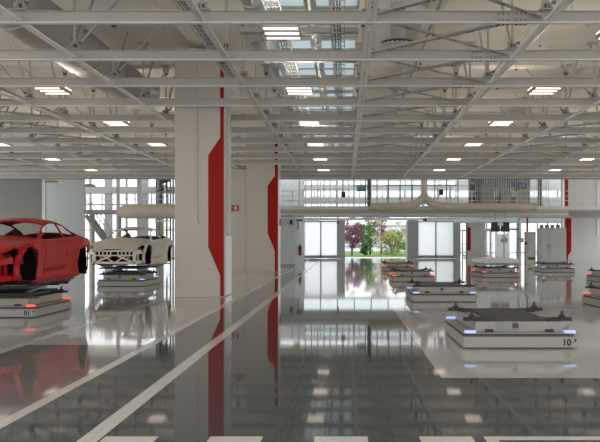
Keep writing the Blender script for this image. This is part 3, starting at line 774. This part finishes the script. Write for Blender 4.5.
# slab on carrier
o = thing('battery_tray', 'pale flat battery tray lying on the carrier right of the centre row', 'tray', (6.75, 33.35, 0.552), math.radians(4))
m = MB()
m.add([(-0.86,-0.9,0.1),(0.86,-0.9,0.1),(0.86,0.9,0.1),(-0.86,0.9,0.1),(-0.7,-0.8,0),(0.7,-0.8,0),(0.7,0.8,0),(-0.7,0.8,0),(-0.82,-0.86,0.26),(0.82,-0.86,0.26),(0.82,0.86,0.26),(-0.82,0.86,0.26)],
      [(4,5,6,7),(0,1,5,4),(1,2,6,5),(2,3,7,6),(3,0,4,7),(0,8,9,1),(1,9,10,2),(2,10,11,3),(3,11,8,0),(8,11,10,9)])
m.build('tray_body', M['silver'], o, bevel=0.01)
MB().cbox(0,-0.0,0.28,1.3,1.4,0.04).build('tray_lid', M['white'], o)

# ---------------------------------------------------------------- car bodies
def lerp(tab, u):
    if u <= tab[0][0]: return tab[0][1]
    for (a, va), (b, vb) in zip(tab, tab[1:]):
        if u <= b:
            t = (u-a)/(b-a); t = t*t*(3-2*t)*0.5 + t*0.5
            return va + (vb-va)*t
    return tab[-1][1]
LEN = 4.85
ztop = [(0,0.62),(0.2,0.69),(0.7,0.81),(1.3,0.925),(1.62,0.99),(2.32,1.325),(2.62,1.39),(3.0,1.40),(3.45,1.35),(3.95,1.20),(4.35,1.02),(4.65,0.95),(4.85,0.90)]
zsh = [(0,0.56),(0.2,0.63),(0.55,0.75),(0.92,0.83),(1.3,0.86),(1.9,0.88),(2.8,0.91),(3.4,0.94),(3.85,0.97),(4.4,0.93),(4.85,0.87)]
hw = [(0,0.72),(0.12,0.83),(0.4,0.94),(0.92,0.995),(1.5,0.965),(2.3,0.955),(3.1,0.975),(3.85,1.01),(4.4,0.96),(4.7,0.87),(4.85,0.76)]
wr = [(0,0.50),(0.5,0.60),(1.3,0.79),(1.65,0.765),(2.32,0.665),(2.7,0.64),(3.4,0.60),(3.9,0.58),(4.4,0.62),(4.85,0.58)]
zlo = [(0,0.22),(0.3,0.12),(0.6,0.06),(1.4,0.0),(3.3,0.0),(4.2,0.10),(4.6,0.22),(4.85,0.34)]
def section(u):
    W = lerp(hw,u); zt = lerp(ztop,u); zs = min(lerp(zsh,u), zt-0.02); zl = lerp(zlo,u); R = lerp(wr,u)
    gh = max(0.0, zt-zs)
    P = []
    zm = zl + (zs-zl)*0.55
    P += [(W-0.10, zl), (W-0.045, zl+0.05)]
    for t in (0.12, 0.25, 0.4, 0.55, 0.7, 0.82, 0.92, 1.0):
        z = zl+0.05+(zs-zl-0.05)*t
        # tumble: concave lower, bulging shoulder
        x = W - 0.035*(1-t)**2 - 0.05*math.sin(PI*min(1,t/0.7))*0.55 - 0.05*max(0,(t-0.75)/0.25)**2
        P.append((x, z))
    # shoulder turn
    bx = W-0.13
    P.append((W-0.085, zs+min(0.02,gh*0.2)))
    P.append((bx, zs+min(0.03,gh*0.3)))
    z0 = zs+min(0.03,gh*0.3); z1 = max(z0+0.003, zt-0.055-0.03*min(1,gh/0.4))
    for t in (0.25,0.5,0.75,0.9,1.0):
        P.append((bx+(R-bx)*(t**1.15), z0+(z1-z0)*t))
    for t in (0.12,0.3,0.55,0.8,1.0):
        P.append((R*(1-t), zt-(zt-z1)*(1-t)**2))
    return P
NR = len(section(1))
ROW_SIDE = 9          # last row index of the shoulder
def car(x, yfront, rz, label, body, inner, loc_z=0.68, cx_off=0):
    yc = yfront + LEN/2
    root = thing('car_body', label, 'car body', (x, yc, loc_z), rz)
    us = set([round(i*0.06,3) for i in range(int(LEN/0.06)+1)]+[LEN])
    for s in (1.62, 2.84): us.add(s); us.add(round(s+0.012,3))
    us = sorted(us)
    # drop stations too near the seams
    us = [u for u in us if not any((abs(u-s) < 0.02 and u not in (s, round(s+0.012,3))) for s in (1.62,2.84))]
    FA, RA, RAD, AZ = 0.92, 3.93, 0.405, 0.36
    # warp of stations so arch circles look right: fine rows near arch handled by snapping
    groups = {'shell': [], 'front_door': [], 'rear_door': [], 'hood': []}
    secs = [section(u) for u in us]
    V = []; idx = {}
    for side in (1, -1):
        for i, u in enumerate(us):
            for j, (px, pz) in enumerate(secs[i]):
                yy = u
                # snap vertices close to the arch rim onto it
                if j <= ROW_SIDE:
                    for ax in (FA, RA):
                        dx, dz = u-ax, pz-AZ; d = math.hypot(dx, dz)
                        if abs(d-RAD) < 0.034 and d > 0:
                            yy = ax+dx*RAD/d; pz = AZ+dz*RAD/d
                            px += 0.012
                idx[(side,i,j)] = len(V); V.append((side*px, yy-LEN/2, pz))
    def inarch(u, z):
        return any(math.hypot(u-ax, z-AZ) < RAD-0.004 for ax in (FA, RA))
    for side in (1, -1):
        for i in range(len(us)-1):
            for j in range(NR-1):
                q = [idx[(side,i,j)], idx[(side,i+1,j)], idx[(side,i+1,j+1)], idx[(side,i,j+1)]]
                cu = sum(V[k][1] for k in q)/4+LEN/2; cz = sum(V[k][2] for k in q)/4
                um = (us[i]+us[i+1])/2
                if j <= ROW_SIDE and inarch(cu, cz): continue
                if j < 7 and um < 0.36: continue
                gh = lerp(ztop,um)-lerp(zsh,um)
                # nose: open under the hood
                if j < 7 and um < 0.20: continue
                # headlamp aperture
                if 7 <= j <= 10 and 0.14 < um < 0.48: continue
                # side windows
                if 11 <= j <= 14 and gh > 0.22 and 2.02 < um < 3.72:
                    if not (2.92 < um < 3.02): continue
                if 11 <= j <= 12 and 1.84 < um <= 2.02: continue
                # windshield
                if 16 <= j and 1.60 < um < 2.27: continue
                # rear window
                if 16 <= j and 3.5 < um < 4.22: continue
                if j < 5 and um > 4.38: continue
                # tail lamp aperture / rear
                if 6 <= j <= 8 and um > 4.55: continue
                seam = any(s-1e-6 <= us[i] and us[i+1] <= s+0.0121 for s in (1.62,2.84))
                if seam and 2 <= j <= 10: continue
                if 3 <= j <= 10 and 1.63 < um < 2.84: g = 'front_door'
                elif j >= 12 and um < 1.45: g = 'hood'
                else: g = 'shell'
                if side == -1: q = q[::-1]
                groups[g].append((q, side))
    def emit(name, faces, ref):
        m = MB(); mp = {}
        for q in faces:
            for k in q:
                if k not in mp: mp[k] = len(m.v); m.v.append(V[k])
            m.f.append(tuple(mp[k] for k in q)); m.mi.append(0)
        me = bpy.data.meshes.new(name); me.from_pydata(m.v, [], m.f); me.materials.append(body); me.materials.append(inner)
        bm = bmesh.new(); bm.from_mesh(me); bmesh.ops.remove_doubles(bm, verts=bm.verts, dist=0.0008)
        bm.to_mesh(me); bm.free()
        me.polygons.foreach_set('use_smooth', [True]*len(me.polygons))
        o = bpy.data.objects.new(name, me); C.objects.link(o); o.parent = root
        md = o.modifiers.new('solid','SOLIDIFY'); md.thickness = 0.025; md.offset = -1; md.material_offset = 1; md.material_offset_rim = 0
        return o
    emit('shell', [q for q,_ in groups['shell']], root)
    emit('hood', [q for q,_ in groups['hood']], root)
    for g, nm in (('front_door','car_door'),):
        for s in (1,-1):
            d = emit(nm, [q for q,sd in groups[g] if sd == s], root)
            if g == 'front_door':
                MB().box(s*0.955-0.012 if s>0 else -0.972, s*0.955+0.017 if s>0 else -0.943, 2.62-LEN/2, 2.76-LEN/2, 0.66, 0.69).build('door_handle', M['darksteel'], d)
    H = LEN/2
    def B(m, x0,x1,u0,u1,z0,z1,mi=0): return m.box(x0,x1,u0-H,u1-H,z0,z1,mi)
    # floor pan, firewall, bulkhead, tunnel
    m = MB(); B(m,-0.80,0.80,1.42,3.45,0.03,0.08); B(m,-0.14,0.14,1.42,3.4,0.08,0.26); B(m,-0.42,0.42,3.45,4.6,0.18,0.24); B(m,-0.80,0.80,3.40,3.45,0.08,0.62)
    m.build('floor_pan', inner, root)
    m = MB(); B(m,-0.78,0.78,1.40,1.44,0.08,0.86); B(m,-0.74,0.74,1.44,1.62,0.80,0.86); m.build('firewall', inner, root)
    for s in (-1,1):
        # sill
        m = MB()
        x0,x1 = sorted((s*0.80, s*0.90)); B(m,x0,x1,1.36,3.48,-0.02,0.14)
        for k in range(11): B(m, *sorted((s*0.84, s*0.88)), 1.45+0.18*k, 1.50+0.18*k, -0.06, -0.02)
        # inner rails
        x0,x1 = sorted((s*0.40, s*0.50)); B(m,x0,x1,0.12,1.42,0.24,0.38); B(m,x0,x1,3.45,4.6,0.20,0.32)
        # strut towers
        m.tube([(s*0.66,0.92-H,0.40),(s*0.62,0.92-H,0.78)],[0.16,0.12],14)
        x0,x1 = sorted((s*0.5, s*0.8)); B(m,x0,x1,0.35,0.42,0.42,0.62)
        m.build('chassis_rail', inner, root)
    # wheel housings
    for s in (-1,1):
        for ax in (0.92, 3.93):
            m = MB(); n = 16; vs = []; fs = []
            for k in range(n+1):
                a = PI*(k-1)/(n-2)
                py, pz = ax-H+math.cos(a)*0.43, 0.36+math.sin(a)*0.42
                if k == 0: py, pz = ax-H+0.43, 0.06
                if k == n: py, pz = ax-H-0.43, 0.06
                for xx in (0.89, 0.50): vs.append((s*xx, py, pz))
            for k in range(n): fs.append((2*k,2*k+1,2*k+3,2*k+2))
            vs.append((s*0.50, ax-H, 0.20)); c = len(vs)-1
            for k in range(n): fs.append((2*k+1, 2*k+3, c))
            m.add(vs, fs)
            m.build('wheel_housing', M['liner'], root)
    m = MB()
    for s in (-1,1):
        for ax in (0.92,):
            m.tube([(s*0.60,ax-H,0.36),(s*0.72,ax-H,0.36)],[0.06,0.05],12)
            m.bar((s*0.62,ax-H-0.05,0.36),(s*0.45,ax-H-0.3,0.2),0.06); m.bar((s*0.62,ax-H,0.42),(s*0.5,ax-H+0.25,0.55),0.05)
    m.build('hub_mount', inner, root)
    # front end frame
    m = MB()
    B(m,-0.66,0.66,0.14,0.20,0.50,0.56); B(m,-0.70,0.70,0.10,0.16,0.10,0.17); B(m,-0.72,0.72,0.07,0.12,0.36,0.40)
    for s in (-1,1):
        m.bar((s*0.60,0.13-H,0.16),(s*0.12,0.13-H,0.36),0.05); m.bar((s*0.05,0.13-H,0.16),(s*0.36,0.13-H,0.36),0.04)
        x0,x1 = sorted((s*0.62,s*0.72)); B(m,x0,x1,0.10,0.18,0.12,0.56)
        for k in range(4): q = s*(0.12+0.13*k); B(m, q-0.02,q+0.02,0.11,0.14,0.40,0.50)
        m.bar((s*0.68,0.16-H,0.46),(s*0.84,0.36-H,0.50),0.08,0.12)
        m.bar((s*0.70,0.14-H,0.14),(s*0.84,0.42-H,0.16),0.05,0.10)
        m.bar((s*0.76,0.25-H,0.14),(s*0.76,0.25-H,0.46),0.05,0.05)
    m.build('front_frame', body, root)
    m = MB(); B(m,-0.66,0.66,0.26,0.30,0.10,0.56); m.build('radiator_panel', M['liner'], root)
    # tail panel
    m = MB(); B(m,-0.72,0.72,4.74,4.80,0.36,0.86); m.build('tail_panel', body, root)
    m = MB(); B(m,-0.66,0.66,1.60,1.68,0.78,0.84); B(m,-0.62,0.62,2.70,2.80,1.28,1.31); B(m,-.7,.7,3.42,3.5,.6,.9)
    m.build('cross_member', inner, root)
    return root
car(-7.28, 13.95, 0, 'glossy red bare car body on the carrier marked 01', M['red_body'], M['red_inner'], loc_z=0.73)
cc = car(-7.88, 25.2, 0, 'cream primed bare car body, behind the red one', M['cream_body'], M['cream_inner'], loc_z=0.72)
cc.scale = (1.02, 1.02, 1.02)

# ---------------------------------------------------------------- outdoors
struct(MB().box(-60, 60, 68.25, 74, -0.12, -0.02).box(-60,60,120,240,-0.12,-0.02).box(-60,-4,74,120,-.12,-.02).box(10,60,96,120,-.12,-.02).build('ground_outdoor', M['concrete_out']))
tag(MB().add([(-4,74,-0.02),(10,74,-0.02),(10,120,-0.02),(-4,120,-0.02)], [(0,1,2,3)]).build('lawn', M['grass']), 'bright green lawn outside the open doorway', 'lawn', None, 'stuff')
def tree(x, y, h, r, mt, lb, nm='garden_tree', zc=0.60, dens=2400, trunk=True, sq=1.0):
    o = thing(nm, lb, 'tree' if nm == 'garden_tree' else 'bush', (x, y, -0.02))
    rr = random.Random(hash(lb) % 1000 if False else int(x*100+y*10))
    m = MB()
    if trunk:
        m.tube([(0,0,0),(0.05,0,h*0.3),(0,0.05,h*0.7)],[0.12,0.09,0.04],8)
        for k in range(6):
            a = rr.random()*2*PI; m.tube([(0.04,0,h*(0.28+0.06*k)),(math.cos(a)*r*0.6,math.sin(a)*r*0.6,h*(0.5+0.07*k))],[0.04,0.015],6)
        m.build('trunk', M['bark'], o, smooth=True)
    else:
        for k in range(8):
            a = rr.random()*2*PI; m.tube([(0,0,0),(math.cos(a)*r*0.6,math.sin(a)*r*0.6,h*0.7)],[0.03,0.01],6)
        m.build('stem', M['bark'], o)
    f = MB()
    clumps = [(rr.gauss(0,0.5)*r, rr.gauss(0,0.4)*r, h*zc+rr.gauss(0,0.42)*h*(1-zc)*1.3, rr.uniform(0.25,0.45)*r) for _ in range(34)]
    for k in range(dens):
        cx,cy,cz,cr = rr.choice(clumps)
        p = Vector((rr.gauss(0,1),rr.gauss(0,1),rr.gauss(0,1))).normalized()*cr*rr.random()**0.4
        p += Vector((cx,cy,cz)); p.z = max(0.15, min(p.z, h))
        a = Vector((rr.gauss(0,1),rr.gauss(0,1),rr.gauss(0,1))).normalized(); b = a.orthogonal().normalized()
        s = 0.10
        f.add([p-a*s, p+b*s*0.5, p+a*s, p-b*s*0.5], [(0,1,2,3)])
    f.build('foliage', M[mt], o)
tree(0.75, 82, 4.2, 1.3, 'leaf_purple', 'purple leaved tree at the left side of the open doorway')
tree(2.3, 100, 4.6, 1.1, 'leaf_dark', 'slim green tree between the two purple ones')
tree(2.9, 86, 4.3, 1.1, 'leaf_green', 'light green tree near the middle of the doorway view')
tree(4.6, 94, 5.6, 1.3, 'leaf_purple', 'purple leaved tree behind the yellow green bush')
tree(5.3, 84, 3.7, 1.7, 'leaf_yellow', 'broad yellow green bush right in the doorway view', 'garden_bush', 0.5, 2600, False)
tree(6.3, 88, 4.3, 1.1, 'leaf_green', 'green bush at the right edge of the doorway view', 'garden_bush', 0.5, 1800, False)
tree(2.15, 80, 1.25, 0.45, 'leaf_dark', 'small round dark green shrub on the lawn', 'garden_bush', 0.5, 700, False)
for k,(x0,x1,y,h,lb) in enumerate(((-30,-6,150,6,'long pale low building far outside the left glazing'),(-4,22,170,5,'pale low building far beyond the lawn'))):
    o = thing('far_building', lb, 'building')
    MB().box(x0,x1,y,y+12,0,h).build('building_body', M['far'], o)
    m = MB(); x = x0+1
    while x < x1-1: m.box(x,x+1.2,y-0.05,y-0.01,1.2,2.6); x += 2.4
    m.build('window_row', M['grey'], o)
    MB().box(x0-0.3,x1+0.3,y-0.3,y+12.3,h,h+0.3).build('roof', M['grey'], o)

# ---------------------------------------------------------------- world, camera
W = bpy.data.worlds.new('overcast'); bpy.context.scene.world = W; W.use_nodes = True
nt = W.node_tree; bg = nt.nodes['Background']
bg.inputs['Color'].default_value = (0.98, 0.99, 1.0, 1); bg.inputs['Strength'].default_value = 0.9

cam = bpy.data.cameras.new('camera'); co = bpy.data.objects.new('camera', cam); C.objects.link(co)
co.location = (0, 0, 1.6); co.rotation_euler = (PI/2, 0, 0)
cam.sensor_width = 36; cam.lens = 36*740/600; cam.shift_x = -45/600; cam.shift_y = 20/600
cam.clip_end = 1000
sc_ = bpy.context.scene; sc_.camera = co
vs = sc_.view_settings; vs.view_transform = 'Standard'; vs.look = 'None'; vs.gamma = 1; vs.use_curve_mapping = False
vs.exposure = 1.15
sc_.cycles.max_bounces = 10; sc_.cycles.diffuse_bounces = 5
